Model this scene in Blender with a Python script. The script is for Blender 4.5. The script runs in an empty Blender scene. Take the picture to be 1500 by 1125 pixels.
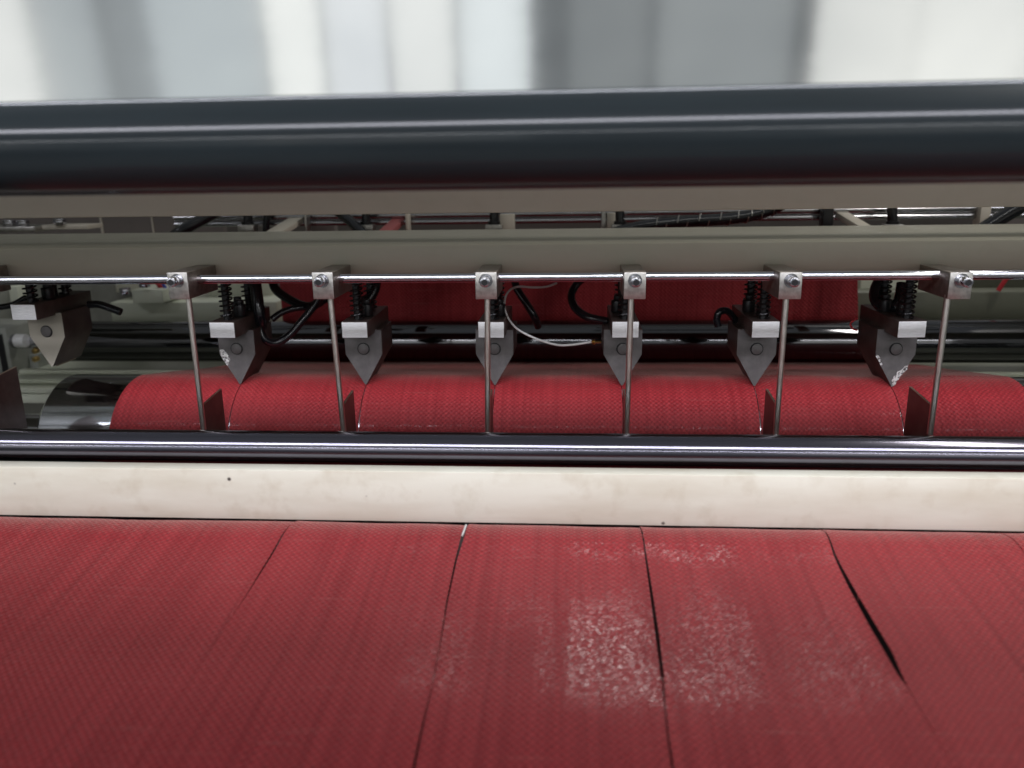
import bpy, bmesh, math, random
from mathutils import Vector, Matrix, noise

random.seed(7)
S = bpy.context.scene
COL = S.collection
PI = math.pi
R = math.radians

# ------------------------------------------------------------------ camera
# machine frame: X along the rollers, Y away from the photographer, Z up; origin at the lens
F = 1170.0                                   # focal length in pixels of the 1500 px wide photograph
dY = Vector(((835 - 750) / F, -(250 - 562.5) / F, -1)).normalized()
dX = Vector((16050 / F, -65.5 / F, 1)).normalized()
dX = (dX - dY * dX.dot(dY)).normalized()
dZ = dX.cross(dY)
ROT = Matrix((dX, dY, dZ))                   # camera space -> machine space
cam_data = bpy.data.cameras.new('camera')
cam = bpy.data.objects.new('camera', cam_data)
COL.objects.link(cam)
cam.matrix_world = ROT.to_4x4()
cam_data.sensor_width = 36
cam_data.lens = F / 1500 * 36
cam_data.clip_start = 0.01
cam_data.clip_end = 100
cam_data.dof.use_dof = True
cam_data.dof.focus_distance = 0.60
cam_data.dof.aperture_fstop = 6.0
S.camera = cam

# ------------------------------------------------------------------ world, lamps, exposure
W = bpy.data.worlds.new('World'); S.world = W; W.use_nodes = True
W.node_tree.nodes['Background'].inputs[0].default_value = (0.90, 0.95, 1.0, 1)
W.node_tree.nodes['Background'].inputs[1].default_value = 0.20
S.view_settings.view_transform = 'Standard'
S.view_settings.look = 'None'
S.view_settings.exposure = 0.15
S.view_settings.gamma = 1.0


def area(name, loc, target, sx, sy, rad, col=(1, 1, 1)):
    l = bpy.data.lights.new(name, 'AREA'); l.shape = 'RECTANGLE'
    l.size = sx; l.size_y = sy
    l.energy = rad * sx * sy * PI
    l.color = col
    o = bpy.data.objects.new(name, l); COL.objects.link(o)
    o.location = loc
    d = Vector(target) - Vector(loc)
    o.rotation_euler = d.to_track_quat('-Z', 'Y').to_euler()
    return o


# tall windows of the hall behind the photographer, mullions are the gaps between them; dim entries are added panels for the grey wall
def window_or_fill(x0, x1, z0, z1, rad, col):
    area('hall_window_or_fill', ((x0 + x1) / 2, -3.0, (z0 + z1) / 2), ((x0 + x1) / 2, 0, (z0 + z1) / 2), x1 - x0, z1 - z0, rad, col)


for x0, x1, rad, col in [(-4.2, -2.58, .85, (1, .985, .95)), (-2.55, -2.25, .36, (.9, .97, 1)), (-2.2, -2.0, .2, (.9, .97, 1)), (-2.0, -1.46, .5, (.9, .97, 1)), (.0, .35, .12, (.95, 1, 1)), (.4, 1.0, .2, (.95, 1, 1)),
                         (-1.44, -1.17, 1.0, (1, .99, .95)), (-1.15, -.86, .86, (.97, .98, 1)), (-.84, -.54, .9, (1, .99, .96)), (-.515, -.19, .85, (.95, .99, 1)),
                         (1.10, 1.55, .8, (1, .98, .93)), (1.56, 2.05, .86, (1, .98, .93)), (2.06, 2.7, .78, (1, .98, .93)), (2.75, 4.2, .82, (1, .98, .93))]:
    window_or_fill(x0, x1, .0, 1.35, rad * 1.0, col)
# rows of fluorescent tubes
area('tube_lamp_row', (0, -3.0, 1.0), (0, 0.6, -.1), 7.0, .045, 24, (.95, .96, 1))
area('lamp_field', (0, -2.2, 2.28), (0, .5, -.17), 7.0, .36, 24, (.90, .90, 1))
# skylights beyond the machine, seen only as glints on the woven tape
area('skylight', (.35, 2.0, 1.715), (.15, .33, -.24), .50, .25, 18, (1, .98, .95))
area('skylight', (-.10, 2.0, 1.70), (-.1, .33, -.24), .14, .22, 8, (1, .98, .95))
area('skylight', (-.48, 2.0, 1.74), (-.1, .33, -.24), .30, .15, 5.0, (1, .98, .95))
area('skylight', (.86, 2.0, 1.73), (.3, .33, -.24), .24, .22, 4.5, (1, .98, .95))
# added lamp brightening the near fabric at the right, no known source
area('added_right_lamp', (.60, .43, .56), (.25, .32, -.24), .40, .07, 30, (1, .96, .92))


def at(px, py, Y):
    """machine-frame point at depth Y on the line of sight of a photograph position"""
    d = ROT @ Vector(((px - 750) / F, -(py - 562.5) / F, -1))
    return d * (Y / d.y)


# ------------------------------------------------------------------ materials
def mat(name, base=(.5, .5, .5), rough=.5, metal=0.0, spec=.5, coat=0, coat_rough=.1):
    m = bpy.data.materials.new(name); m.use_nodes = True
    b = m.node_tree.nodes['Principled BSDF']
    b.inputs['Base Color'].default_value = (*base, 1)
    b.inputs['Roughness'].default_value = rough
    b.inputs['Metallic'].default_value = metal
    b.inputs['Specular IOR Level'].default_value = spec
    b.inputs['Coat Weight'].default_value = coat
    b.inputs['Coat Roughness'].default_value = coat_rough
    return m


class N:
    def __init__(self, m):
        self.t = m.node_tree; self.b = self.t.nodes['Principled BSDF']

    def node(self, typ, **kw):
        n = self.t.nodes.new(typ)
        for k, v in kw.items():
            if k.startswith('i_'):
                n.inputs[k[2:].replace('_', ' ')].default_value = v
            else:
                setattr(n, k, v)
        return n

    def link(self, a, b): self.t.links.new(a, b)

    def math(self, op, a, b=None, c=None, clamp=False):
        n = self.t.nodes.new('ShaderNodeMath'); n.operation = op; n.use_clamp = clamp
        for i, v in enumerate((a, b, c)):
            if v is None: continue
            if isinstance(v, (int, float)): n.inputs[i].default_value = v
            else: self.link(v, n.inputs[i])
        return n.outputs[0]

    def coords(self, scale=(1, 1, 1), kind='Object'):
        tc = self.node('ShaderNodeTexCoord')
        mp = self.node('ShaderNodeMapping'); mp.inputs['Scale'].default_value = scale
        self.link(tc.outputs[kind], mp.inputs['Vector'])
        return mp.outputs[0]

    def noise(self, vec, scale, detail=4, rough=.55):
        n = self.node('ShaderNodeTexNoise'); n.inputs['Scale'].default_value = scale
        n.inputs['Detail'].default_value = detail; n.inputs['Roughness'].default_value = rough
        self.link(vec, n.inputs['Vector'])
        return n.outputs['Fac']

    def ramp(self, fac, stops):
        r = self.node('ShaderNodeValToRGB'); e = r.color_ramp.elements
        while len(e) < len(stops): e.new(.5)
        for i, (p, c) in enumerate(stops):
            e[i].position = p; e[i].color = (*c, 1) if len(c) == 3 else c
        self.link(fac, r.inputs[0])
        return r.outputs[0]

    def mix(self, fac, a, b):
        n = self.t.nodes.new('ShaderNodeMix'); n.data_type = 'RGBA'
        for s, v in (('Factor', fac),):
            if isinstance(v, (int, float)): n.inputs[0].default_value = v
            else: self.link(v, n.inputs[0])
        for i, v in ((6, a), (7, b)):
            if isinstance(v, tuple): n.inputs[i].default_value = (*v, 1)
            else: self.link(v, n.inputs[i])
        return n.outputs[2]

    def bump(self, h, strength, dist, to='Normal'):
        n = self.node('ShaderNodeBump'); n.inputs['Strength'].default_value = strength
        n.inputs['Distance'].default_value = dist
        self.link(h, n.inputs['Height']); self.link(n.outputs[0], self.b.inputs[to])
        return n


def painted(name, base, dirt, amount=.5, rough=.42, specks=True, scale=1):
    m = mat(name, base, rough); n = N(m)
    v = n.coords((1, 1, 1)); vs = n.coords((.35, 1.5, 1.5))
    a = n.noise(vs, 14 * scale, 5, .6)
    f = n.math('MULTIPLY', n.ramp(a, [(.42, (0, 0, 0)), (.75, (1, 1, 1))]), amount)
    c = n.mix(f, base, dirt)
    b_ = n.noise(v, 60 * scale, 3)
    c = n.mix(n.math('MULTIPLY', n.ramp(b_, [(.55, (0, 0, 0)), (.8, (1, 1, 1))]), amount * .6), c, dirt)
    if specks:
        w = n.node('ShaderNodeTexVoronoi'); w.inputs['Scale'].default_value = 34
        n.link(v, w.inputs['Vector'])
        sp = n.ramp(w.outputs['Distance'], [(.0, (1, 1, 1)), (.045, (1, 1, 1)), (.07, (0, 0, 0))])
        k = n.noise(v, 9, 1)
        sp = n.math('MULTIPLY', sp, n.ramp(k, [(.42, (0, 0, 0)), (.5, (1, 1, 1))]))
        c = n.mix(sp, c, (.03, .02, .015))
    n.link(c, n.b.inputs['Base Color'])
    n.link(n.math('MULTIPLY_ADD', b_, .25, rough - .12), n.b.inputs['Roughness'])
    n.bump(n.noise(v, 260, 2), .12, .0004)
    return m


def metalmat(name, base, rough, streak=(1, 60, 60), amt=.25, rv=.15, bumpd=.00005):
    m = mat(name, base, rough, 1.0); n = N(m)
    v = n.coords(streak)
    a = n.noise(v, 30, 4, .6)
    dark = tuple(c * (1 - amt) for c in base); lite = tuple(min(1, c * (1 + amt)) for c in base)
    n.link(n.ramp(a, [(.3, dark), (.7, lite)]), n.b.inputs['Base Color'])
    n.link(n.math('MULTIPLY_ADD', a, rv, rough - rv / 2), n.b.inputs['Roughness'])
    if bumpd: n.bump(a, .3, bumpd)
    return m


M = {}
M['cream'] = painted('cream_paint', (.69, .68, .575), (.40, .33, .22), .6, .38)
M['taupe'] = painted('taupe_paint', (.47, .45, .365), (.32, .29, .22), .35, .4, specks=False)
M['strip'] = painted('pale_taupe_paint', (.62, .57, .48), (.5, .44, .35), .35, .42, specks=False)
M['green'] = painted('pale_green_paint', (.62, .65, .53), (.34, .34, .27), .4, .32, specks=False)
M['olive'] = painted('olive_paint', (.16, .165, .12), (.08, .08, .06), .4, .4, specks=False)
M['grey'] = painted('grey_green_paint', (.27, .28, .25), (.12, .12, .10), .5, .45, specks=False)
M['panel'] = painted('brown_grey_paint', (.2, .175, .16), (.12, .1, .09), .4, .45, specks=False)


def gloss_black(name, base, rough, coat):
    m = mat(name, base, .5, 0, .05, coat, rough); n = N(m)
    v = n.coords((1.2, 90, 90)); a = n.noise(v, 6, 4, .6)
    n.link(n.math('MULTIPLY_ADD', a, .0, rough), n.b.inputs['Coat Roughness'])
    v2 = n.coords((2, 30, 30)); b_ = n.noise(v2, 4, 3)
    n.link(n.ramp(b_, [(.35, base), (.75, tuple(c * 1.3 for c in base))]), n.b.inputs['Base Color'])
    return m


M['roller_top'] = gloss_black('black_rubber', (.012, .0165, .0185), .12, .45)
M['roller_dark'] = metalmat('blued_shaft', (.11, .11, .115), .06, (1, 40, 40), .02, 0, 0)
M['roller_near'] = metalmat('dark_chrome', (.15, .145, .175), .16, (1, 40, 40), .02, 0, 0)
M['chrome'] = metalmat('chrome', (.48, .48, .52), .10, (1, 8, 8), .02, 0, 0)
M['drum'] = metalmat('polished_drum_steel', (.46, .48, .50), .12, (4, 60, 60), .2, .1, .00002)
M['dullchrome'] = metalmat('dull_chrome', (.45, .45, .46), .22, (1, 30, 30), .2, .1)
M['steel'] = metalmat('brushed_steel', (.48, .465, .435), .38, (12, 12, 12), .18, .2)
M['rodsteel'] = metalmat('worn_rod_steel', (.76, .74, .68), .32, (60, 60, 3), .3, .15)
M['sawn'] = metalmat('sawn_aluminium', (.86, .86, .86), .55, (4, 30, 90), .22, .2, .0003)
M['sawn'].node_tree.nodes['Principled BSDF'].inputs['Metallic'].default_value = .35
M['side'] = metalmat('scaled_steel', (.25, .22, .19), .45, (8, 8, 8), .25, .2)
M['oxide'] = mat('grey_oxide_steel', (.17, .155, .15), .5, .35)
_n = N(M['oxide']); _v = _n.coords((1, 1, 1)); _a = _n.noise(_v, 90, 5, .65)
_n.link(_n.ramp(_a, [(.3, (.095, .089, .088)), (.72, (.17, .16, .157))]), _n.b.inputs['Base Color'])
_n.link(_n.math('MULTIPLY_ADD', _a, .25, .36), _n.b.inputs['Roughness']); _n.bump(_n.noise(_v, 500, 2), .1, .0002)
M['oxide_warm'] = mat('warm_oxide_steel', (.37, .34, .28), .5, .3)
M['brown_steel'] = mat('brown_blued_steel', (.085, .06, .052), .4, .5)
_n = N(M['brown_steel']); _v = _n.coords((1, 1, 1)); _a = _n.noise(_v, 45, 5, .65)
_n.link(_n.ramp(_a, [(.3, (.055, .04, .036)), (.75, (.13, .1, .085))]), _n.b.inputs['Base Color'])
M['plate_edge'] = mat('worn_plate_edge', (.30, .24, .18), .4, .7)
M['spring'] = mat('oiled_spring_wire', (.05, .05, .052), .28, .8)
M['black'] = mat('black_plastic', (.012, .012, .013), .35)
M['hose'] = mat('black_hose', (.010, .011, .014), .18, 0, .6)
M['blackbolt'] = mat('black_bolt_steel', (.03, .03, .032), .35, .6)
M['white_wire'] = mat('white_wire', (.62, .62, .60), .4)
M['fibre'] = mat('red_fibre', (.45, .09, .09), .5)
M['brass'] = mat('brass', (.55, .38, .14), .3, 1)
M['redplastic'] = mat('red_plastic', (.5, .02, .03), .4)
M['blueplastic'] = mat('blue_plastic', (.03, .05, .35), .4)
M['chip'] = mat('bare_metal_chip', (.8, .8, .78), .4, .9)
_n = N(M['chip']); _v = _n.coords((1, 1, 1)); _a = _n.noise(_v, 420, 4, .7)
_n.link(_n.ramp(_a, [(.42, (.10, .09, .09)), (.52, (.9, .9, .88))]), _n.b.inputs['Base Color']); _n.bump(_a, 1, .001)
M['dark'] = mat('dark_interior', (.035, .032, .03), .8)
M['floor'] = painted('concrete', (.22, .215, .2), (.12, .11, .1), .5, .7, specks=False, scale=.3)
M['pink'] = mat('red_primer', (.42, .12, .12), .5)

# stainless cover: large mirror with long rolled waves and wiping marks
M['cover'] = mat('polished_stainless', (.70, .715, .71), .07, 1.0); n = N(M['cover'])
v = n.coords((1.4, 1, 9)); a = n.noise(v, 3.2, 4, .55)
v2 = n.coords((2.2, 1, 2.6)); b_ = n.noise(v2, 4.0, 2, .5)
n.link(n.ramp(b_, [(.25, (.58, .60, .605)), (.75, (.76, .775, .765))]), n.b.inputs['Base Color'])
n.link(n.math('MULTIPLY_ADD', b_, .08, .04), n.b.inputs['Roughness'])
n.bump(a, 1.0, .00012)


def fabric_material():
    m = mat('red_woven_tape', (.4, .03, .04), .5, 0, .28, .8, .06); n = N(m)
    uv = n.node('ShaderNodeUVMap'); uv.uv_map = 'UVMap'
    sep = n.node('ShaderNodeSeparateXYZ'); n.link(uv.outputs[0], sep.inputs[0])
    # slight wander of the tapes
    mp = n.node('ShaderNodeMapping'); mp.inputs['Scale'].default_value = (60, 60, 1); n.link(uv.outputs[0], mp.inputs[0])
    wob = n.noise(mp.outputs[0], 1.0, 2)
    u = n.math('ADD', sep.outputs[0], n.math('MULTIPLY', wob, .0030))
    w = n.math('ADD', sep.outputs[1], n.math('MULTIPLY', wob, .0030))
    p = PI / .0021
    su = n.math('SINE', n.math('MULTIPLY', u, p)); sv = n.math('SINE', n.math('MULTIPLY', w, p))
    mc = n.node('ShaderNodeMapping'); mc.inputs['Scale'].default_value = (260, 260, 1); n.link(uv.outputs[0], mc.inputs[0])
    weave = n.math('MULTIPLY', n.math('MULTIPLY', su, sv), n.math('MULTIPLY_ADD', n.noise(mc.outputs[0], 1.0, 4, .8), 3.4, -.95))                                   # over/under
    h = n.math('MULTIPLY_ADD', weave, .5, .5)
    # streaks along the warp
    ms = n.node('ShaderNodeMapping'); ms.inputs['Scale'].default_value = (230, 5, 1); n.link(uv.outputs[0], ms.inputs[0])
    st = n.noise(ms.outputs[0], 1.0, 4, .6)
    ms2 = n.node('ShaderNodeMapping'); ms2.inputs['Scale'].default_value = (14, 400, 1); n.link(uv.outputs[0], ms2.inputs[0])
    st2 = n.noise(ms2.outputs[0], 1.0, 3, .6)
    mb = n.node('ShaderNodeMapping'); mb.inputs['Scale'].default_value = (9, 5, 1); n.link(uv.outputs[0], mb.inputs[0])
    big = n.noise(mb.outputs[0], 1.0, 4, .55)
    c = n.ramp(h, [(.0, (.15, .011, .015)), (.35, (.29, .023, .029)), (.6, (.35, .030, .036)), (.95, (.45, .045, .050))])
    c = n.mix(n.math('MULTIPLY', n.ramp(st, [(.4, (0, 0, 0)), (.68, (1, 1, 1))]), .75), c, (.20, .010, .015))
    c = n.mix(n.math('MULTIPLY', n.ramp(big, [(.4, (0, 0, 0)), (.75, (1, 1, 1))]), .3), c, (.44, .05, .055))
    # dusty fluff
    c = n.mix(n.math('MULTIPLY', n.ramp(st2, [(.62, (0, 0, 0)), (.8, (1, 1, 1))]), .16), c, (.62, .35, .30))
    n.link(c, n.b.inputs['Base Color'])
    hh = n.math('ADD', n.math('MULTIPLY', h, .8), n.math('ADD', n.math('MULTIPLY', st, 1.1), n.math('MULTIPLY', st2, .6)))
    n.bump(hh, 1.0, .0007)
    # the laminate only shines on the tape crests and where it is not scuffed
    comb = n.node('ShaderNodeCombineXYZ')
    n.link(n.math('FLOOR', n.math('DIVIDE', u, .0008)), comb.inputs[0]); n.link(n.math('FLOOR', n.math('DIVIDE', w, .0008)), comb.inputs[1])
    wn = n.node('ShaderNodeTexWhiteNoise'); wn.noise_dimensions = '2D'; n.link(comb.outputs[0], wn.inputs['Vector'])
    cell = n.ramp(wn.outputs['Value'], [(.62, (0, 0, 0)), (.95, (1, 1, 1))])
    mf = n.node('ShaderNodeMapping'); mf.inputs['Scale'].default_value = (420, 150, 1); n.link(uv.outputs[0], mf.inputs[0])
    fine = n.noise(mf.outputs[0], 1.0, 3, .7)
    crest = n.math('MULTIPLY', n.math('MULTIPLY', cell, n.ramp(fine, [(.35, (0, 0, 0)), (.65, (1, 1, 1))])), n.ramp(big, [(.36, (.25, .25, .25)), (.60, (.7, .7, .7))]))
    n.link(crest, n.b.inputs['Coat Weight'])
    n.b.inputs['Coat Roughness'].default_value = .12
    # dusty fibre sheen at grazing angles
    n.b.inputs['Sheen Weight'].default_value = .42
    n.b.inputs['Sheen Roughness'].default_value = .26
    n.b.inputs['Sheen Tint'].default_value = (.85, .64, .55, 1)
    return m


M['fabric'] = fabric_material()


# ------------------------------------------------------------------ mesh helpers
def tag(o, label=None, cat=None, group=None, kind=None):
    if label: o['label'] = label
    if cat: o['category'] = cat
    if group: o['group'] = group
    if kind: o['kind'] = kind
    return o


def link(name, me, m, parent=None, smooth=True):
    if m: me.materials.append(m)
    o = bpy.data.objects.new(name, me); COL.objects.link(o)
    if parent is not None: o.parent = parent
    return o


def obj(name, bm, m, parent=None, bevel=0, smooth=False, segs=2, side_m=None):
    if bevel:
        bmesh.ops.bevel(bm, geom=[e for e in bm.edges if e.is_manifold and e.calc_face_angle(0) > .5], offset=bevel,
                        segments=segs, profile=.5, affect='EDGES', clamp_overlap=True)
    bmesh.ops.recalc_face_normals(bm, faces=bm.faces[:])
    me = bpy.data.meshes.new(name); bm.to_mesh(me); bm.free()
    if smooth or bevel:
        for p in me.polygons: p.use_smooth = True
        me.set_sharp_from_angle(angle=R(35))
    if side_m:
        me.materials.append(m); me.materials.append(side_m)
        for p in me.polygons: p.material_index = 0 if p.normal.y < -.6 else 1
        m = None
    return link(name, me, m, parent)


def empty(name, loc, label, cat, group=None):
    o = bpy.data.objects.new(name, None); COL.objects.link(o); o.location = loc
    o.empty_display_size = .01
    return tag(o, label, cat, group)


def box(bm, c, s, rot=None):
    mtx = Matrix.Translation(c)
    if rot is not None: mtx = mtx @ rot
    return bmesh.ops.create_cube(bm, size=1, matrix=mtx @ Matrix.Diagonal((*s, 1)))


def cyl(bm, a, b, r, n=24, r2=None, caps=True):
    a = Vector(a); b = Vector(b); d = b - a
    q = d.to_track_quat('Z', 'Y').to_matrix().to_4x4()
    return bmesh.ops.create_cone(bm, cap_ends=caps, segments=n, radius1=r, radius2=r if r2 is None else r2, depth=d.length,
                                 matrix=Matrix.Translation((a + b) / 2) @ q)


def prism_x(bm, prof, x0, x1):
    """profile [(y, z)] swept along X"""
    a = [bm.verts.new((x0, y, z)) for y, z in prof]; b = [bm.verts.new((x1, y, z)) for y, z in prof]
    k = len(prof)
    for i in range(k): bm.faces.new((a[i], a[(i + 1) % k], b[(i + 1) % k], b[i]))
    bm.faces.new(a[::-1]); bm.faces.new(b)


def prism_y(bm, prof, y0, y1):
    a = [bm.verts.new((x, y0, z)) for x, z in prof]; b = [bm.verts.new((x, y1, z)) for x, z in prof]
    k = len(prof)
    for i in range(k): bm.faces.new((a[i], a[(i + 1) % k], b[(i + 1) % k], b[i]))
    bm.faces.new(a[::-1]); bm.faces.new(b)


def smoothpath(pts, sub=8):
    P = [Vector(p) for p in pts]; P = [P[0] * 2 - P[1]] + P + [P[-1] * 2 - P[-2]]
    out = []
    for i in range(1, len(P) - 2):
        for k in range(sub):
            t = k / sub
            a, b, c, d = P[i - 1], P[i], P[i + 1], P[i + 2]
            out.append(.5 * ((2 * b) + (c - a) * t + (2 * a - 5 * b + 4 * c - d) * t * t + (3 * b - a - 3 * c + d) * t ** 3))
    out.append(P[-2]); return out


def tube(bm, pts, r, n=10):
    rings = []; up = Vector((0.13, .31, .94)).normalized()
    for i, p in enumerate(pts):
        t = (pts[min(i + 1, len(pts) - 1)] - pts[max(i - 1, 0)]).normalized()
        up = (up - t * up.dot(t)).normalized(); sd = t.cross(up)
        rings.append([bm.verts.new(p + (up * math.cos(2 * PI * k / n) + sd * math.sin(2 * PI * k / n)) * r) for k in range(n)])
    for a, b in zip(rings, rings[1:]):
        for k in range(n): bm.faces.new((a[k], a[(k + 1) % n], b[(k + 1) % n], b[k]))
    bm.faces.new(rings[0][::-1]); bm.faces.new(rings[-1])


def hexagon(bm, c, r, h, axis='z'):
    c = Vector(c)
    d = {'z': Vector((0, 0, h)), 'y': Vector((0, -h, 0))}[axis]
    cyl(bm, c, c + d, r, 6)


def roller(name, label, cat, y, z, r, x0, x1, m, seg=96, shaft=None, group=None):
    """turned roller: barrel with chamfered ends, journal at each end"""
    t = empty(name, (0, y, z), label, cat, group)
    bm = bmesh.new()
    rings = []
    for x, rr in ((x0, r * .93), (x0 + r * .07, r), (x0 + (x1 - x0) * .33, r), (x0 + (x1 - x0) * .66, r), (x1 - r * .07, r), (x1, r * .93)):
        rings.append([bm.verts.new((x, rr * math.cos(2 * PI * k / seg), rr * math.sin(2 * PI * k / seg))) for k in range(seg)])
    for a, b in zip(rings, rings[1:]):
        for k in range(seg): bm.faces.new((a[k], a[(k + 1) % seg], b[(k + 1) % seg], b[k]))
    bm.faces.new(rings[0][::-1]); bm.faces.new(rings[-1])
    obj('barrel', bm, m, t, smooth=True)
    s = shaft or r * .35
    for xa, xb in ((x0 - .06, x0), (x1, x1 + .06)):
        bm = bmesh.new(); cyl(bm, (xa, 0, 0), (xb, 0, 0), s, 32)
        obj('journal', bm, M['chrome'], t, smooth=True)
    return t


# ------------------------------------------------------------------ the setting behind and under the machine
bm = bmesh.new(); box(bm, (0, .4, -1.25), (14, 14, .1)); tag(obj('floor', bm, M['floor']), kind='structure')
bm = bmesh.new(); box(bm, (0, 1.30, -.52), (2.2, .02, 1.30)); tag(obj('wall', bm, M['panel']), kind='structure')

bm = bmesh.new(); cyl(bm, (-1.6, -.30, .345), (1.6, -.30, .345), .088, 40)  # added out-of-view tube, there only to shade the near strips
tag(obj('added_shade_beam', bm, M['grey'], smooth=True), kind='structure')

bm = bmesh.new(); box(bm, (0, .875, .135), (1.3, .006, .31))  # added unseen panel, keeps the skylights off the wide beam's top
tag(obj('added_light_block', bm, M['grey'], bevel=.001), kind='structure')

# side frames carrying every roller and beam
for sx, lab in ((-1, 'grey green painted side frame at the left end of the rollers'), (1, 'grey green painted side frame at the right end of the rollers')):
    f = empty('side_frame', (sx * .69, .65, -1.2), lab, 'machine frame', 'side frames of the machine')
    bm = bmesh.new()
    prof = [(-.45, 0), (.55, 0), (.55, 1.55), (-.05, 1.55), (-.18, 1.42), (-.4, 1.28), (-.45, 1.1)]
    prism_x(bm, prof, -.012, .012); obj('frame_plate', bm, M['grey'], f, bevel=.003)
    bm = bmesh.new(); box(bm, (0, .05, .0), (.09, 1.1, .03)); obj('foot', bm, M['grey'], f, bevel=.003)

XL, XR = -.62, .62
# bed plate visible beside the web, with milled grooves
bed = empty('bed_plate', (0, .85, -.215), 'pale green machine bed plate with milled grooves beneath the rear roller', 'bed plate')
bm = bmesh.new(); box(bm, (0, .015, -.006), (1.26, .20, .012)); obj('plate', bm, M['green'], bed, bevel=.0015)
for k, (dy, w) in enumerate(((-.083, .012), (-.045, .018), (-.012, .01))):
    bm = bmesh.new(); box(bm, (0, dy, .0025 + .001 * k), (1.24, w, .005)); obj('rib', bm, M['green'], bed, bevel=.0015)

# ------------------------------------------------------------------ rollers
DY, DZ, DR = .670, -.2315, .0585         # cutting drum
t = roller('cutting_drum', 'polished steel drum whose bare left end shows beside the red fabric', 'drum', DY, DZ, DR, -.455, .50, M['drum'], 128, .022)
RY, RZ, RR = .85, -.1785, .0228
t = roller('guide_roller', 'glossy black guide roller behind the cutters with a thin bright line', 'roller', RY, RZ, RR, -.575, .60, M['roller_dark'], 96, .008)
pn = at(800, 659.0, .50)
t = roller('guide_roller', 'polished black roller right above the cream bar with a white and violet glint', 'roller', .50, pn.z, .0114, XL, XR, M['roller_near'], 96, .006)
t2 = at(800, 205.5, .36)
t = roller('guide_roller', 'thick blurred black rubber roller across the top, below the shiny steel cover', 'roller', .36, t2.z, .0205, XL, XR, M['roller_top'], 128, .008)

# ------------------------------------------------------------------ stainless cover at the very top
cv = empty('steel_cover', (0, .50, 0), 'shiny stainless steel cover sheet reflecting hall windows, across the top edge', 'cover')
bm = bmesh.new()
prof = []
for k in range(25):
    a = k / 24
    zz = -.004 + a * .34
    prof.append((.0015 * math.sin(a * 9), zz))
prof2 = [(y + .0015, z) for y, z in reversed(prof)]
prism_x(bm, prof + prof2, XL, XR)
obj('cover_sheet', bm, M['cover'], cv, smooth=True)
bm = bmesh.new(); box(bm, (0, .016, .30), (1.24, .02, .02)); obj('stiffener', bm, M['steel'], cv, bevel=.001)

# ------------------------------------------------------------------ beams and bars
zb = at(800, 311, .62).z
bm = bmesh.new(); box(bm, (0, .635, zb + .022), (XR - XL, .03, .044))
tag(obj('cross_beam', bm, M['strip'], bevel=.0015), 'pale taupe painted beam directly below the thick black top roller', 'beam')
z1, z2 = at(800, 357, .60).z, at(800, 402, .60).z
bm = bmesh.new(); box(bm, (0, .68, (z1 + z2) / 2), (XR - XL, .16, z1 - z2))
tag(obj('cross_beam', bm, M['taupe'], bevel=.0012), 'wide grey green flat beam above the row of cutter springs', 'beam')
z3, z4 = at(800, 684, .4855).z, at(800, 768, .475).z
bm = bmesh.new(); box(bm, (0, .4805, (z3 + z4) / 2), (XR - XL, .011, z3 - z4))
tag(obj('cream_bar', bm, M['cream'], bevel=.001), 'flat cream painted bar between the near black roller and the red strips', 'bar')

cbar = [o for o in COL.objects if o.name == 'cream_bar'][0]
bm = bmesh.new(); box(bm, (0, .489, z4 + .002), (XR - XL, .004, .030)); obj('gap_shade_strip', bm, M['black'], cbar)  # black strip painting in the shadow gap under the bar
# chrome rail under the beam
rl = at(800, 406.2, .565)
bm = bmesh.new(); cyl(bm, (XL, .565, rl.z), (XR, .565, rl.z), .0033, 40)
tag(obj('chrome_rail', bm, M['chrome'], smooth=True), 'thin chrome rail carrying the clamps along the underside of the wide beam', 'rail')


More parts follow.
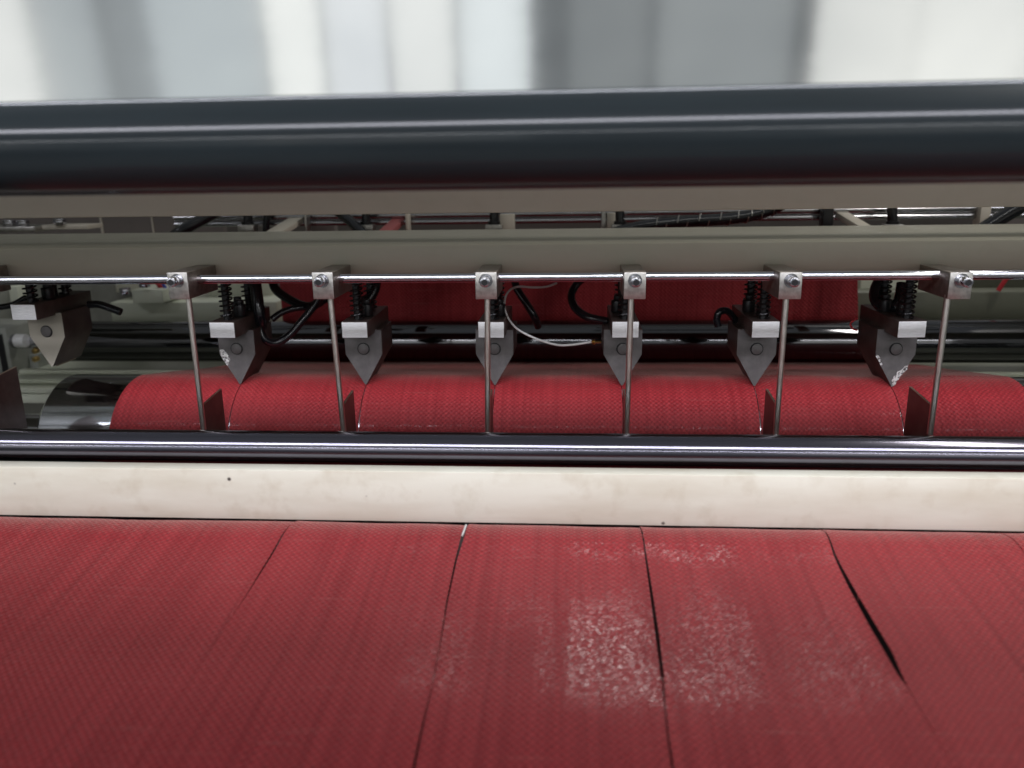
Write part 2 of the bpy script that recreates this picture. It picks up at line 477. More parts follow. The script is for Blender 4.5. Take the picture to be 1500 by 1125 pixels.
# ------------------------------------------------------------------ dividers hanging on the rail
def divider(px_face, px_top, px_bot, label, tail=0.034, plate_w=1.0, py_plate=592):
    X = at(px_face, 420, .548).x
    t = empty('divider', (X, .565, rl.z), label, 'divider', 'dividers clamped along the chrome rail')
    zt = at(px_face, 399, .548).z - rl.z; zl = at(px_face, 438.5, .548).z - rl.z
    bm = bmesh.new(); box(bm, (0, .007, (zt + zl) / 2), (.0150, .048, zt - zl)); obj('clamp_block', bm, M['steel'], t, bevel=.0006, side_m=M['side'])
    # screw proud of the block
    zs = at(px_face, 411, .548).z - rl.z
    bm = bmesh.new(); cyl(bm, (0, -.017, zs), (0, -.027, zs), .0034, 28)
    sc = obj('clamp_screw', bm, M['chrome'], t, bevel=.0005)
    bm = bmesh.new(); cyl(bm, (0, -.0262, zs), (0, -.0272, zs), .0023, 6); obj('socket', bm, M['black'], sc)
    bm = bmesh.new(); cyl(bm, (0, -.0170, zs), (0, -.0178, zs), .0048, 28); obj('washer', bm, M['dullchrome'], sc, smooth=True)
    # stem
    yb = .552
    a = at(px_top, 436, yb); b = at(px_bot, 628, yb)
    A = Vector((a.x - X, yb - .565, a.z - rl.z)); B = Vector((b.x - X, yb - .565, b.z - rl.z))
    d = (B - A).normalized()
    bm = bmesh.new(); cyl(bm, A - d * .002, B + d * .004, .00205, 20); obj('stem', bm, M['rodsteel'], t, smooth=True)
    # plate behind the stem
    p0 = at(px_bot, py_plate, yb); zz = p0.z - rl.z; xx = B.x
    bm = bmesh.new()
    pr = [(yb - .565 + .001, zz - .002), (yb - .565 + tail, zz + .0015), (yb - .565 + tail, zz - .052), (yb - .565 + .001, zz - .052)]
    prism_x(bm, pr, xx - .0008, xx + .0008); pl = obj('divider_plate', bm, M['brown_steel'], t, bevel=.0002)
    bm = bmesh.new()
    prism_x(bm, [(pr[0][0], pr[0][1] + .0005), (pr[1][0], pr[1][1] + .0005), (pr[1][0], pr[1][1] + .0001), (pr[0][0], pr[0][1] + .0001)], xx - .0008, xx + .0008)
    obj('worn_edge', bm, M['plate_edge'], pl)
    return t


divider(261, 276, 298, 'hanging divider at the left, its wide brown plate above the leftmost full red panel', .036)
divider(473, 484, 503, 'hanging divider between the second and third cutter from the left', .031)
divider(712, 714, 714.5, 'hanging divider whose stem crosses in front of the cutter holding the white wire loop')
divider(930, 924.5, 918, 'hanging divider whose stem crosses the cutter at the brass wire end')
divider(1158, 1151.5, 1137, 'hanging divider standing right of the small black loop, clamp screw on its right')
divider(1407, 1388, 1363, 'rightmost hanging divider, beside the cutter with the chipped tip', .040)
divider(-66, -52, -18, 'broad brown divider plate cut off by the left edge of the photo', .042, py_plate=560)


# ------------------------------------------------------------------ cutters
def helix(bm, c, r, h, turns, wr, n=6):
    pts = []
    for i in range(int(turns * 14) + 1):
        a = i / 14 * 2 * PI
        pts.append(Vector((c[0] + r * math.cos(a), c[1] + r * math.sin(a), c[2] + h * i / (turns * 14))))
    tube(bm, pts, wr, n)


_cache = {}


def shared(key, fn, m, **kw):
    """mesh data shared between alike parts"""
    def make(parent):
        if key in _cache:
            o = bpy.data.objects.new(key, _cache[key]); COL.objects.link(o); o.parent = parent
        else:
            bm = bmesh.new(); fn(bm); o = obj(key, bm, m, parent, **kw); _cache[key] = o.data
        return o
    return make


HB = .625                                   # front of the flat bar
TIPY = .650                                 # front of the cutter body
tip0 = at(910, 564.5, TIPY).z               # tip height of a lowered cutter
Z_ = lambda py, Y: at(835, py, Y).z - tip0


def m_bar(bm): box(bm, (0, .040 - .025, (Z_(471, HB) + Z_(495, HB)) / 2), (.0212, .08, Z_(471, HB) - Z_(495, HB)))
def m_barface(bm): box(bm, (0, -.0252, (Z_(471, HB) + Z_(495, HB)) / 2), (.0206, .0006, Z_(471, HB) - Z_(495, HB) - .0006))


def m_body(bm):
    w = .0157; zt = Z_(483, TIPY); zs = Z_(519, TIPY)
    zs2 = zs
    prism_y(bm, [(-w, zt), (w, zt), (w, zs2), (.0006, 0), (-.0006, 0), (-w, zs2)], 0, .042)


def m_spring(bm): helix(bm, (0, 0, 0), .0050, .036, 9, .00085)
def m_pin(bm): cyl(bm, (0, 0, 0), (0, 0, .043), .0030, 20)


def m_cap(bm): cyl(bm, (0, 0, 0), (0, 0, .010), .0052, 24); cyl(bm, (0, 0, .0098), (0, 0, .014), .0035, 6)


def m_ring(bm): cyl(bm, (0, 0, 0), (0, -.0003, 0), .0053, 32)
def m_bolt(bm): cyl(bm, (0, 0, 0), (0, -.0012, 0), .0044, 32)
def m_dimple(bm): cyl(bm, (0, -.0011, 0), (0, -.0014, 0), .0026, 24)


def m_shim(bm):
    zt = Z_(483, TIPY)
    prism_y(bm, [(-.0004, .0165), (.0004, .0165), (.0004, -.0012), (-.0004, -.0012)], .006, .034)


def cutter(px, label, dz=0.0, slim=False, warm=False, py=564.5):
    X = at(px, py, TIPY).x
    t = empty('cutter', (X, TIPY, tip0 + dz), label, 'cutter', 'cutters set in a row across the red fabric')
    t.rotation_euler = (0, R(math.sin(px * 1.7) * .7), R(math.sin(px * 2.9) * .8))
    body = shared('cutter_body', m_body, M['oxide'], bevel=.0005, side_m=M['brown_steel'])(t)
    if warm:
        body.data = body.data.copy(); body.data.materials[0] = M['oxide_warm']
        body['label'] = 'paler warm grey cutter body'
    z = Z_(511, TIPY)
    bo = shared('bolt', m_bolt, M['oxide'], bevel=.0003)(t); bo.location = (0, -.0002, z)
    r_ = shared('bolt_recess', m_ring, M['black'])(bo); r_.location = (0, .0002, 0)
    shared('dimple', m_dimple, M['oxide'], bevel=.0001)(bo)
    shared('blade', m_shim, M['plate_edge'])(t)
    bar = shared('mounting_bar', m_bar, M['brown_steel'], bevel=.0004)(t)
    bf = shared('sawn_end', m_barface, M['sawn'], bevel=.0003)(bar)
    zt = Z_(471, HB)
    for yy, h in ((-.013, .040), (.034, .040)):
        p = shared('guide_pin', m_pin, M['spring'], smooth=True)(t); p.location = (0, yy, zt)
        s = shared('spring', m_spring, M['spring'], smooth=True)(p); s.location = (0, 0, .0005); s.rotation_euler.z = yy * 90
        s.scale = (1, 1, 1)
    for xx, yy in ((.004, .004), (-.004, .020)):
        c = shared('cap_screw', m_cap, M['blackbolt'], bevel=.0006)(t); c.location = (xx, yy, zt)
    return t, X


def chips(parent, outline, seed, off=-.0003):
    """ragged patch where the black finish has broken off to bare metal"""
    rr = random.Random(seed); bm = bmesh.new()
    P = []
    for (x0, z0), (x1, z1) in zip(outline, outline[1:] + outline[:1]):
        for k in range(5):
            f = k / 5
            P.append((x0 + (x1 - x0) * f + rr.uniform(-1, 1) * .0005, z0 + (z1 - z0) * f + rr.uniform(-1, 1) * .0005))
    prism_y(bm, P, off, .0002)
    return obj('chipped_finish', bm, M['chip'], parent)


c1, _ = cutter(79, 'raised cutter at the far left, tip clear of the fabric', dz=at(81, 540, TIPY).z - at(81, 564.5, TIPY).z, warm=True, py=552)
c2, _ = cutter(352, 'lowered cutter with a silvery chip on its left shoulder')
c3, _ = cutter(536, 'cutter between the looping black hoses and the white wire, clean dark face')
c4, _ = cutter(725, 'cutter beside the hanging white wire loop, half behind a stem')
c5, _ = cutter(911, 'cutter where the white wire ends in a brass tip')
c6, _ = cutter(1105, 'cutter with a small black loop at its upper left')
c7, _ = cutter(1307, 'rightmost cutter with bare metal chipped along its tip')
sh = Z_(519, TIPY)
chips(c2, [(-.0156, sh + .0035), (-.0125, sh + .004), (-.0085, sh - .0005), (-.0070, sh - .006), (-.0098, sh - .0105), (-.0152, sh - .001)], 3)
chips(c7, [(-.0008, .0005), (-.0002, .008), (.0045, .0135), (.0112, .0185), (.0105, .0150), (.0050, .0072), (.0008, .0003)], 5)
chips(c7, [(-.0155, sh + .001), (-.0125, sh - .001), (-.0095, sh - .0085), (-.0105, sh - .009), (-.0152, sh - .001)], 9)

# ------------------------------------------------------------------ the red woven web
CY, CZ, CR = .447, -.2578, .045             # crown roller under the front strips
prof = []                                    # (Y, Z, section)
for k in range(9): prof.append((RY + .030, -.064 + (RZ + .064) * k / 8, 'in'))
for k in range(1, 13):
    a = -k / 12 * PI / 2 * 1.06
    prof.append((RY + math.cos(a) * (RR + .0012) + .0 , RZ + math.sin(a) * (RR + .0012), 'in'))
prof = [((RY + RR + .0012 if z > RZ else y), z, s) for y, z, s in prof]
ly, lz, _s = prof[-1]
ey, ez = DY + .006, DZ + DR + .0008
for k in range(1, 14): prof.append((ly + (ey - ly) * k / 13, lz + (ez - lz) * k / 13, 'flat'))
th0 = 84
for k in range(1, 47):
    a = R(th0 + (k / 46) * 112)
    prof.append((DY + math.cos(a) * (DR + .0008), DZ + math.sin(a) * (DR + .0008), 'drum'))
ly, lz, _s = prof[-1]
for k in range(1, 10): prof.append((ly + (.545 - ly) * k / 10, lz + (-.292 - lz) * k / 10 - .004 * math.sin(k / 10 * PI), 'hid'))
for k in range(0, 10):
    a = R(300 - k * 11)
    prof.append((.545 - .016 + math.cos(a) * .004, -.288 + math.sin(a) * .006, 'hid')) if False else None
for y, z in ((.545, -.292), (.530, -.297), (.515, -.295), (.503, -.288), (.496, -.270), (.4925, -.256)): prof.append((y, z, 'hid'))
for k in range(0, 25):
    a = R(14 + k / 24 * 90)
    prof.append((CY + math.cos(a) * CR, CZ + math.sin(a) * CR, 'crown'))
ly, lz, _s = prof[-1]
NF = 110
for k in range(1, NF + 1):
    a = k / NF; L = ly - .10
    y = ly - L * a
    slope0, slope1 = math.tan(R(14)), math.tan(R(8.0))
    # sag: steep at the crown, flattening towards the viewer
    dz = 0; q = L * a; qc = .024
    if q < qc: dz = slope0 * q + (slope1 - slope0) * q * q / (2 * qc)
    else: dz = slope0 * qc + (slope1 - slope0) * qc / 2 + slope1 * (q - qc)
    prof.append((y, lz - dz, 'front'))
arc = [0]
for a, b in zip(prof, prof[1:]): arc.append(arc[-1] + math.hypot(b[0] - a[0], b[1] - a[1]))
nrm = []
for i in range(len(prof)):
    a = prof[max(i - 1, 0)]; b = prof[min(i + 1, len(prof) - 1)]
    ty, tz = b[0] - a[0], b[1] - a[1]; l = math.hypot(ty, tz) or 1
    nrm.append((tz / l, -ty / l) if True else 0)       # outward (up on drum and front)
i_front = next(i for i, p in enumerate(prof) if p[2] == 'crown')
i_drum = next(i for i, p in enumerate(prof) if p[2] == 'drum')


def hit(px, py, lo, hi):
    """where a line of sight meets the profile between rows lo..hi -> (arc length, X)"""
    d = ROT @ Vector(((px - 750) / F, -(py - 562.5) / F, -1))
    best = None
    for i in range(lo, hi):
        y0, z0, _ = prof[i]; y1, z1, _ = prof[i + 1]
        c0 = y0 * d.z - z0 * d.y; c1 = y1 * d.z - z1 * d.y
        if c0 * c1 <= 0 and c0 != c1:
            f = c0 / (c0 - c1); y = y0 + (y1 - y0) * f
            if best is None or y < best[2]: best = (arc[i] + (arc[i + 1] - arc[i]) * f, d.x * y / d.y, y)
    return best


tips = [352, 536, 725, 911, 1105, 1307]
tipX = [at(p, 564.5, TIPY).x for p in tips]
s_tip = hit(911, 566, i_drum, i_drum + 40)[0]
i_tip = min(range(len(arc)), key=lambda i: abs(arc[i] - s_tip))
end = len(prof) - 1
PXM = .00047
cuts_px = [
    [(172, 766, .8), (100, 838, .8), (0, 945, .6), (-120, 1060, .5)],
    [(427, 768, 2.5), (405, 800, 4.6), (383, 835, 4.4), (362, 868, 2.2), (330, 915, .8), (270, 1010, .4), (200, 1120, .9)],
    [(684, 770, 3), (678, 785, 5.5), (668, 820, 3.2), (655, 880, 2.4), (645, 940, 1.0), (632, 1010, .9), (620, 1060, 2.0), (607, 1122, 3.0)],
    [(940, 772, 1.0), (944, 800, 1.8), (953, 860, 3.0), (963, 930, 3.8), (970, 985, 3.2), (974, 1030, 1.2), (979, 1080, 1.6), (985, 1122, 2.0)],
    [(1208, 779, 1.0), (1222, 812, 2.2), (1246, 860, 4.0), (1275, 912, 5.2), (1302, 958, 5.4), (1318, 990, 3.0), (1330, 1010, .5), (1395, 1122, .3)],
    [(1480, 787, .8), (1530, 850, .8), (1680, 1000, .8), (1760, 1100, .8)]]
cutS = []
for i, lst in enumerate(cuts_px):
    rows = [(s_tip, tipX[i], .0007), (arc[i_drum + 44], tipX[i], .0012)]
    for px, py, g in lst:
        h_ = hit(px, py, i_front + 6, end)
        if h_: rows.append((h_[0], h_[1], g * PXM))
    rows.append((arc[-1] + .01, rows[-1][1] + (rows[-1][1] - rows[-2][1]) * .5, rows[-1][2]))
    rows.sort(); cutS.append(rows)


def interp(rows, s):
    if s <= rows[0][0]: return rows[0][1], rows[0][2]
    for a, b in zip(rows, rows[1:]):
        if s <= b[0]:
            f = (s - a[0]) / (b[0] - a[0] or 1)
            return a[1] + (b[1] - a[1]) * f, a[2] + (b[2] - a[2]) * f
    return rows[-1][1], rows[-1][2]


eL1 = at(205, 550, DY).x; eL0 = at(372, 531, RY).x
eR1 = at(1482, 556, DY).x; eR0 = at(1330, 534, RY).x
sRY = next(arc[i] for i, p in enumerate(prof) if p[2] == 'flat')
edgeL = [(0, at(408, 420, RY + .02).x, 0), (arc[8], at(412, 465, RY + .02).x, 0), (sRY, eL0, 0), (arc[i_drum], eL1, 0), (arc[i_front], eL1 - .012, 0), (arc[-1], eL1 - .03, 0)]
edgeR = [(0, at(1250, 420, RY + .02).x, 0), (arc[8], at(1262, 465, RY + .02).x, 0), (sRY, eR0, 0), (arc[i_drum], eR1, 0), (arc[i_front], eR1 + .006, 0), (arc[-1], eR1 + .06, 0)]

web = empty('fabric_web', (0, DY, DZ + DR), 'red woven fabric slit into strips, running over the drum towards the viewer', 'fabric')


def wobble(X, s, sec):
    if sec in ('front', 'crown'):
        k = .6 if sec == 'crown' else 1
        far = min(1, max(0, (s - arc[i_front] - .07) / .08))
        return k * (.0022 * far * noise.noise(Vector((X * 7 + 3, s * 6, 2.2))) + .0007 * noise.noise(Vector((X * 30, s * 2.2, 8.2))) + .0011 * noise.noise(Vector((X * 7, s * 5, 1.3))) + .0004 * noise.noise(Vector((X * 26, s * 9, 4.1))))
    if sec == 'in': return .0022 * noise.noise(Vector((X * 9, s * 14, 7)))
    if sec == 'flat': return .0010 * noise.noise(Vector((X * 14, s * 18, 9)))
    return 0


def sheet(name, i0, i1, fl, fr, nx, lift=None, label=None):
    bm = bmesh.new(); uvl = bm.loops.layers.uv.new('UVMap')
    g = []; nv = []
    for i in range(i0, i1 + 1):
        y, z, sec = prof[i]; s = arc[i]; xl = fl(s); xr = fr(s); row = []
        ny, nz = nrm[i]
        if nz < 0 and sec not in ('in', 'hid'): ny, nz = -ny, -nz
        for k in range(-1, nx + 2):
            f = min(max(k, 0), nx) / nx; X = xl + (xr - xl) * f
            o = wobble(X, s, sec)
            if lift and sec in ('front', 'crown'): o += lift(f, s)
            if k < 0 or k > nx: o -= .0006                    # folded hem gives the cut edge its thickness
            row.append((bm.verts.new((X, y - web.location.y + ny * o, z - web.location.z + nz * o)), X, s))
        g.append(row)
    for a, b in zip(g, g[1:]):
        for k in range(nx + 2):
            q = (a[k], a[k + 1], b[k + 1], b[k])
            f = bm.faces.new([v[0] for v in q])
            for l, v in zip(f.loops, q): l[uvl].uv = (v[1], v[2])
            f.normal_update()
    me = bpy.data.meshes.new(name); bm.normal_update(); bm.to_mesh(me); bm.free()
    for p in me.polygons: p.use_smooth = True
    me.set_sharp_from_angle(angle=R(50))
    o = link(name, me, M['fabric'], web)
    if label: o['label'] = label
    return o


sheet('uncut_sheet', 0, i_tip, lambda s: interp(edgeL, s)[0], lambda s: interp(edgeR, s)[0], 60)
for j in range(7):
    fl = (lambda s: interp(edgeL, s)[0]) if j == 0 else (lambda s, j=j: (lambda c: c[0] + c[1] / 2)(interp(cutS[j - 1], s)))
    fr = (lambda s: interp(edgeR, s)[0]) if j == 6 else (lambda s, j=j: (lambda c: c[0] - c[1] / 2)(interp(cutS[j], s)))
    def lift(f, s, j=j):
        o = 0
        if j > 0:
            w = interp(cutS[j - 1], s)[1]; o += min(w, .003) * .35 * math.exp(-f * 16)
        if j < 6:
            w = interp(cutS[j], s)[1]; o -= min(w, .003) * .35 * math.exp(-(1 - f) * 14)
        return o
    sheet('fabric_strip', i_tip, end, fl, fr, 22, lift)

# loose fibres pulled out of the cut edges
rf = random.Random(11)
bm = bmesh.new()
for j in (1, 2, 2, 3, 3, 3, 4, 4, 4, 1, 2, 3, 4, 4, 0, 5):
    i = rf.randint(i_front + 18, i_front + 75)
    X, g_ = interp(cutS[j], arc[i]); y, z, _ = prof[i]
    a0 = rf.uniform(-.6, .6) + (PI if rf.random() < .5 else 0); L_ = rf.uniform(.003, .008)
    P = []
    for k in range(5):
        f = k / 4
        P.append(Vector((X + math.sin(a0) * L_ * f * .5, y - math.cos(a0) * L_ * f, z + .0006 + .0014 * math.sin(f * PI) + rf.uniform(-.0002, .0002))) - web.location)
    tube(bm, P, .00013, 5)
fib = obj('loose_fibres', bm, M['fibre'], web); fib['kind'] = 'stuff'
# added white sliver, stands in for the cream surface glimpsed through the slit
bm = bmesh.new()
P = [at(px, py, Y) - web.location for px, py, Y in ((683, 771, .4445), (680, 779, .4400), (677, 787, .4355))]
tube(bm, smoothpath([p + Vector((0, 0, .0010)) for p in P], 5), .0006, 6); obj('pale_sliver', bm, M['white_wire'], web, smooth=True)

# rollers hidden under the front of the web
roller('crown_roller', 'dark roller glimpsed through the slits under the crown of the front strips', 'roller', CY, CZ, CR - .0012, XL, XR, M['dark'], 64, .008)  # coloured dark so the slits above it read as shaded

# added dark sheet, keeps the inside of the machine dark below the strips
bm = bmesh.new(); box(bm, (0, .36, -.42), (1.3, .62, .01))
tag(obj('added_dark_sheet', bm, M['dark'], bevel=.001), 'added dark sheet under the red strips, barely seen through the slits', 'dark sheet')


# ------------------------------------------------------------------ hoses and wires
def hose(name, label, cat, pts, r, m, group=None, parent=None, sub=8):
    P = [at(*p) for p in pts]
    o0 = P[0].copy()
    bm = bmesh.new(); tube(bm, smoothpath([p - o0 for p in P], sub), r, 12)
    o = obj(name, bm, m, parent, smooth=True); o.location = o0
    if not parent: tag(o, label, cat, group)
    return o


HG = 'black air hoses among the cutters'
hose('air_hose', 'black hose running down to the right from the beam, left of the second divider', 'hose', [(398, 405, .73), (404, 424, .72), (428, 441, .71), (452, 449, .70), (472, 440, .70), (500, 418, .71), (515, 400, .72)], .0042, M['hose'], HG)
hose('air_hose', 'black hose sweeping down from the second divider to the second cutter', 'hose', [(478, 425, .69), (462, 446, .69), (444, 468, .685), (425, 490, .68), (405, 502, .675), (388, 497, .67), (380, 480, .67)], .0034, M['hose'], HG)
hose('air_hose', 'short black hose end bending off the second cutter', 'hose', [(450, 450, .70), (430, 452, .70), (412, 458, .695), (398, 468, .69)], .0030, M['hose'], HG)
hose('air_hose', 'upright black hose rising from the back of the second cutter', 'hose', [(372, 400, .68), (376, 430, .675), (380, 460, .672), (382, 480, .675)], .0052, M['hose'], HG)
hose('air_hose', 'straight black hose slanting down beside the white wire', 'hose', [(752, 400, .74), (757, 422, .735), (772, 446, .73), (784, 466, .73), (788, 478, .74)], .0036, M['hose'], HG)
hose('air_hose', 'curved black hose looping into the fourth lowered cutter', 'hose', [(862, 402, .72), (846, 415, .715), (837, 432, .71), (842, 450, .70), (858, 463, .69), (876, 468, .685), (892, 471, .68)], .0036, M['hose'], HG)
hose('air_hose', 'tiny black loop at the upper left of the fifth lowered cutter', 'hose', [(1078, 470, .68), (1066, 456, .675), (1054, 457, .67), (1050, 468, .67), (1052, 478, .67)], .0030, M['hose'], HG)
hose('air_hose', 'thick black hose curled between the springs of the rightmost cutter', 'hose', [(1296, 400, .69), (1284, 420, .685), (1282, 438, .68), (1292, 449, .672), (1308, 450, .67), (1318, 438, .675), (1322, 415, .68)], .0046, M['hose'], HG)
hose('air_hose', 'black hose curled behind the springs of the third cutter', 'hose', [(552, 400, .69), (548, 425, .685), (534, 448, .68), (530, 460, .68)], .0046, M['hose'], HG)
hose('air_hose', 'stubby black hose poking out right of the raised cutter', 'hose', [(130, 446, .68), (145, 446, .68), (158, 450, .68), (177, 457, .68)], .0034, M['hose'], HG)
hose('air_hose', 'black hose entering behind the raised cutter from the left edge', 'hose', [(-25, 452, .68), (0, 450, .68), (20, 446, .68), (38, 436, .68)], .0028, M['hose'], HG)
ww = empty('signal_wire', at(745, 420, .66), 'thin white wire hanging in a loop with a brass end', 'wire')
wo = hose('wire', None, None, [(815, 415, .70), (800, 420, .69), (780, 421, .68), (758, 420, .67), (744, 428, .66), (739, 445, .655), (744, 465, .65), (758, 482, .648), (785, 496, .646), (815, 505, .645), (838, 505, .645), (866, 501, .647)], .0009, M['white_wire'], parent=ww)
wo.location = wo.location - ww.location
bm = bmesh.new(); a = at(864, 501, .647) - ww.location; b = at(880, 501, .652) - ww.location
cyl(bm, a, b, .0011, 12); cyl(bm, a + (b - a) * .3, a + (b - a) * .4, .0022, 12); obj('brass_tip', bm, M['brass'], ww, smooth=True)
hose('red_wire', 'tiny red wire sticking out left of the rightmost cutter', 'wire', [(1256, 466, .69), (1246, 474, .69), (1250, 482, .69), (1256, 484, .69)], .0008, M['redplastic'])

# ------------------------------------------------------------------ machinery behind, left
cb = empty('green_casting', at(270, 462, .92), 'pale green cast block behind the clamps at the left', 'casting')
o0 = cb.location


def bx_px(parent, name, m, x0, y0, x1, y1, Y, depth, bev=.001, origin=None):
    a = at(x0, y0, Y); b = at(x1, y1, Y); og = parent.location if parent else Vector((0, 0, 0))
    bm = bmesh.new()
    box(bm, Vector(((a.x + b.x) / 2, Y + depth / 2, (a.z + b.z) / 2)) - og, (abs(b.x - a.x), depth, abs(a.z - b.z)))
    return obj(name, bm, m, parent, bevel=bev)


bx_px(cb, 'casting_base', M['green'], 160, 443, 408, 476, .90, .07, .002)
bx_px(cb, 'casting_step', M['green'], 192, 425, 240, 444, .88, .05, .001)
bx_px(cb, 'casting_wall', M['green'], 300, 395, 400, 445, .95, .02, .002)
bx_px(cb, 'casting_pad', M['cream'], 168, 414, 232, 428, .93, .03, .001)
for px, py in ((184, 432), (212, 421)):
    p = at(px, py, .878) - o0; bm = bmesh.new(); hexagon(bm, p, .006, .008, 'z'); obj('bolt', bm, M['chrome'], cb, bevel=.0005)
hose('signal_cable', 'short red and blue cable pair beside the green casting, red one', 'cable', [(230, 414, .90), (238, 424, .90), (246, 434, .90)], .0026, M['redplastic'])
hose('signal_cable', 'thin blue cable next to the red one by the left clamp', 'cable', [(236, 412, .897), (244, 424, .897), (249, 432, .897)], .0018, M['blueplastic'])

fl_ = empty('bearing_block', at(20, 540, .86), 'grey green bearing block at the left edge holding the rear roller shaft', 'bearing')
bx_px(fl_, 'housing', M['grey'], -60, 480, 22, 560, .84, .06, .003)
bx_px(fl_, 'cap', M['green'], -40, 420, 34, 474, .92, .03, .002)
p = at(24, 499, .838) - fl_.location
bm = bmesh.new(); cyl(bm, p, p + Vector((.012, 0, 0)), .0075, 24); obj('collar', bm, M['sawn'], fl_, bevel=.0008)
bx_px(fl_, 'seam', M['black'], 2, 490, 4, 545, .8385, .002, 0)
bx_px(fl_, 'bracket', M['grey'], 18, 520, 58, 546, .87, .03, .002)
for px, py in ((55, 513), (55, 525)):
    p = at(px, py, .85) - fl_.location; bm = bmesh.new(); hexagon(bm, p, .0035, .006, 'y'); obj('bolt', bm, M['brass'], fl_, bevel=.0004)

# olive plate at the right
ol = empty('olive_plate', at(1400, 468, .92), 'dark olive painted plate behind the rightmost divider', 'plate')
bx_px(ol, 'plate', M['olive'], 1245, 428, 1640, 468, .90, .03, .002)
bx_px(ol, 'upper_ledge', M['olive'], 1262, 398, 1640, 427, .945, .02, .002)
bx_px(ol, 'green_tab', M['green'], 1262, 402, 1350, 444, .93, .012, .001)
hose('red_lever', 'small red lever at the right under the chrome rail', 'lever', [(1478, 404, .89), (1470, 414, .89), (1462, 426, .89)], .0024, M['redplastic'])

# ------------------------------------------------------------------ rear rails and brackets seen through the slot above the wide beam
for py, rr, lab in ((313, .0036, 'upper chrome rail glimpsed through the slot above the wide beam'), (323, .0028, 'lower chrome rail glimpsed through the slot above the wide beam')):
    z = at(800, py, .84).z
    bm = bmesh.new(); cyl(bm, (-.42, .84, z), (XR, .84, z), rr, 32)
    tag(obj('chrome_rail', bm, M['dullchrome'], smooth=True), lab, 'rail', 'rear chrome rails')
pl = empty('rear_panel', at(250, 345, .90), 'brown grey panel with pale seams behind the left part of the slot', 'panel')
bx_px(pl, 'panel', M['panel'], -80, 290, 330, 362, .90, .01, .001)
for x in (147, 222): bx_px(pl, 'seam', M['strip'], x - 2, 296, x + 2, 345, .8985, .003, 0)


def slot_box(name, label, cat, m, x0, y0, x1, y1, Y, d=.014, group=None):
    c = at((x0 + x1) / 2, y1, Y)
    a = at(x0, y0, Y); b = at(x1, y1, Y)
    bm = bmesh.new(); box(bm, (0, d / 2, abs(a.z - b.z) / 2), (abs(b.x - a.x), d, abs(a.z - b.z)))
    o = obj(name, bm, m, bevel=.0008); o.location = c
    return tag(o, label, cat, group)


def fitting(px, label, y0=300, y1=331, r=.0046, white=True, Y=.82):
    """black air tube pushed into a small square fitting standing on the beam's rear edge"""
    base = at(px, y1 + 10, Y)
    t = empty('air_fitting', base, label, 'fitting', 'air fittings behind the slot')
    top = at(px, y0 - 25, Y)
    bm = bmesh.new(); cyl(bm, (0, 0, .008), top - base, r, 18); obj('tube', bm, M['hose'], t, smooth=True)
    bm = bmesh.new(); box(bm, (0, 0, .004), (.017, .014, .009)); obj('fitting_body', bm, M['steel'], t, bevel=.0008)
    bm = bmesh.new(); cyl(bm, (0, 0, .0085), (0, 0, .0115), r * 1.35, 18); obj('release_collar', bm, M['blackbolt'], t, smooth=True)
    return t


fitting(364, 'square fitting with a black tube, left of the slanting taupe arm in the slot')
fitting(537, 'fitting left of the pinkish arm in the slot')
fitting(724, 'fitting in the slot above the white wire loop')
fitting(908, 'fitting in the slot at the start of the spiral wrapped cable')
fitting(1306, 'fitting in the slot right of the slanting pale arm')


def slanted(label, m, x0, y0, Y0, x1, y1, Y1, w=.012):
    a = at(x0, y0, Y0); b = at(x1, y1, Y1)
    t = empty('support_arm', a, label, 'arm', 'support arms seen through the slot')
    d = b - a; q = d.to_track_quat('Y', 'Z').to_matrix().to_4x4()
    bm = bmesh.new(); box(bm, d / 2, (w, d.length, .006), q); obj('arm_bar', bm, m, t, bevel=.0008)
    bm = bmesh.new(); cyl(bm, d * .8 + Vector((0, 0, .002)), d * .8 + Vector((0, 0, .008)), .004, 6); obj('bolt', bm, M['chrome'], t, bevel=.0004)
    return t


slanted('slanting taupe arm in the slot, left of centre', M['strip'], 400, 344, .78, 445, 316, .86, .016)
slanted('pinkish red slanting arm in the slot', M['pink'], 562, 344, .78, 590, 318, .86, .013)
slanted('pale slanting arm in the slot at the right', M['strip'], 1268, 336, .78, 1222, 308, .86, .012)
SB = 'steel brackets behind the slot'
slot_box('steel_bracket', 'narrow pale bracket beside the slanting taupe arm', 'bracket', M['steel'], 446, 312, 452, 345, .82, group=SB)
slot_box('steel_bracket', 'grey bracket right of the pinkish arm', 'bracket', M['strip'], 594, 312, 600, 345, .82, group=SB)
slot_box('steel_bracket', 'wide grey bracket above the white wire loop', 'bracket', M['strip'], 732, 314, 754, 345, .83, group=SB)
slot_box('steel_bracket', 'bright bracket left of the spiral wrapped cable', 'bracket', M['steel'], 881, 310, 887, 345, .83, group=SB)
slot_box('steel_bracket', 'pale square bracket at the start of the spiral wrapped cable', 'bracket', M['strip'], 889, 312, 903, 342, .83, group=SB)
slot_box('steel_bracket', 'black upright left of the pale slanting arm', 'bracket', M['black'], 1206, 298, 1217, 345, .82, group=SB)
slot_box('steel_bracket', 'grey upright at the right end of the slot', 'bracket', M['strip'], 1436, 296, 1446, 335, .83, group=SB)
slot_box('end_panel', 'dark brown panel at the far right of the slot', 'panel', M['panel'], 1447, 280, 1640, 345, .90)
slot_box('slot_block', 'dark block left of the pinkish arm in the slot', 'block', M['panel'], 456, 300, 492, 345, .86)
hx = empty('bolted_plate', at(48, 340, .80), 'pale plate with hex nuts at the left end of the slot', 'plate')
bx_px(hx, 'plate', M['steel'], -60, 333, 52, 340, .79, .04, .001)
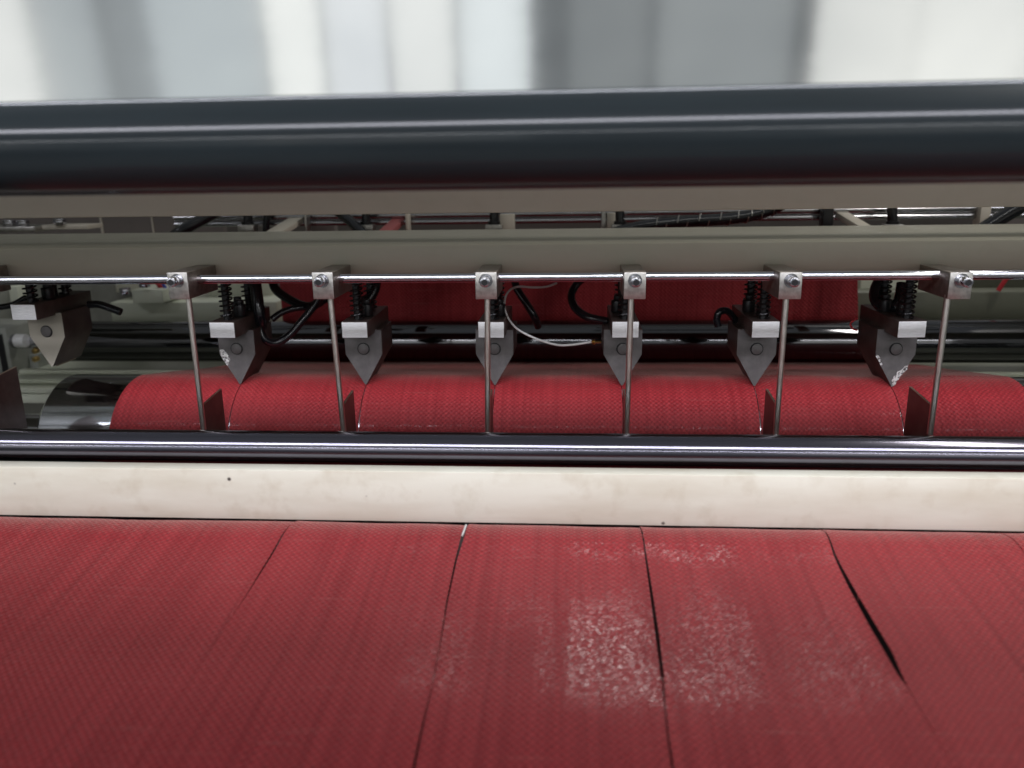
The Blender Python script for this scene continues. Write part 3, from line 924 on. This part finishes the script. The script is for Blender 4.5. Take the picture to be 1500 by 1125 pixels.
for px in (14, 34, 88):
    p = at(px, 331 if px < 50 else 329, .80) - hx.location; bm = bmesh.new(); hexagon(bm, p, .0062, .006); nut = obj('hex_nut', bm, M['chrome'], hx, bevel=.0006)
bx_px(hx, 'washer_strip', M['strip'], 60, 330, 128, 336, .80, .03, .001)

# spiral-wrapped cable bundle
sp = empty('wrapped_cable', at(1000, 330, .80), 'black cable bundle with pale spiral wrap in the slot right of centre', 'cable')
pts = [at(*p) for p in ((880, 348, .80), (915, 337, .80), (950, 330, .80), (1010, 324, .80), (1070, 320, .80), (1110, 313, .80), (1140, 302, .80), (1165, 285, .80))]
path = smoothpath([p - sp.location for p in pts], 10)
bm = bmesh.new(); tube(bm, path, .0058, 14); obj('bundle', bm, M['hose'], sp, smooth=True)
rr_ = random.Random(4)
for k in range(22, 56, 5):
    p, q = path[k], path[min(k + 3, len(path) - 1)]; d = (q - p).normalized()
    bm = bmesh.new()
    sid = d.cross(Vector((0, 0, 1))).normalized(); upv = sid.cross(d).normalized()
    ring = [p + (sid * math.cos(a) + upv * math.sin(a)) * .0063 + d * (a / (2 * PI) * .010) for a in [i / 20 * 2 * PI for i in range(21)]]
    tube(bm, ring, .0006, 6); obj('wrap_turn', bm, M['steel'], sp, smooth=True)
hose('air_hose', 'black hose slanting up through the left part of the slot', 'hose', [(248, 352, .80), (268, 337, .80), (300, 320, .81), (330, 303, .82), (350, 292, .83)], .0060, M['hose'], 'black hoses in the slot')
hose('air_hose', 'black upright hose left of the slanting taupe arm', 'hose', [(390, 350, .83), (390, 330, .83), (392, 310, .83), (393, 290, .83)], .0036, M['hose'], 'black hoses in the slot')
hose('air_hose', 'black hose slanting down to the right before the pinkish arm', 'hose', [(478, 295, .83), (498, 312, .82), (515, 326, .81), (535, 346, .80)], .0052, M['hose'], 'black hoses in the slot')
hose('air_hose', 'black hose with glints climbing at the right end of the slot', 'hose', [(1435, 340, .80), (1462, 322, .80), (1490, 305, .80), (1520, 290, .80)], .0070, M['hose'], 'black hoses in the slot')
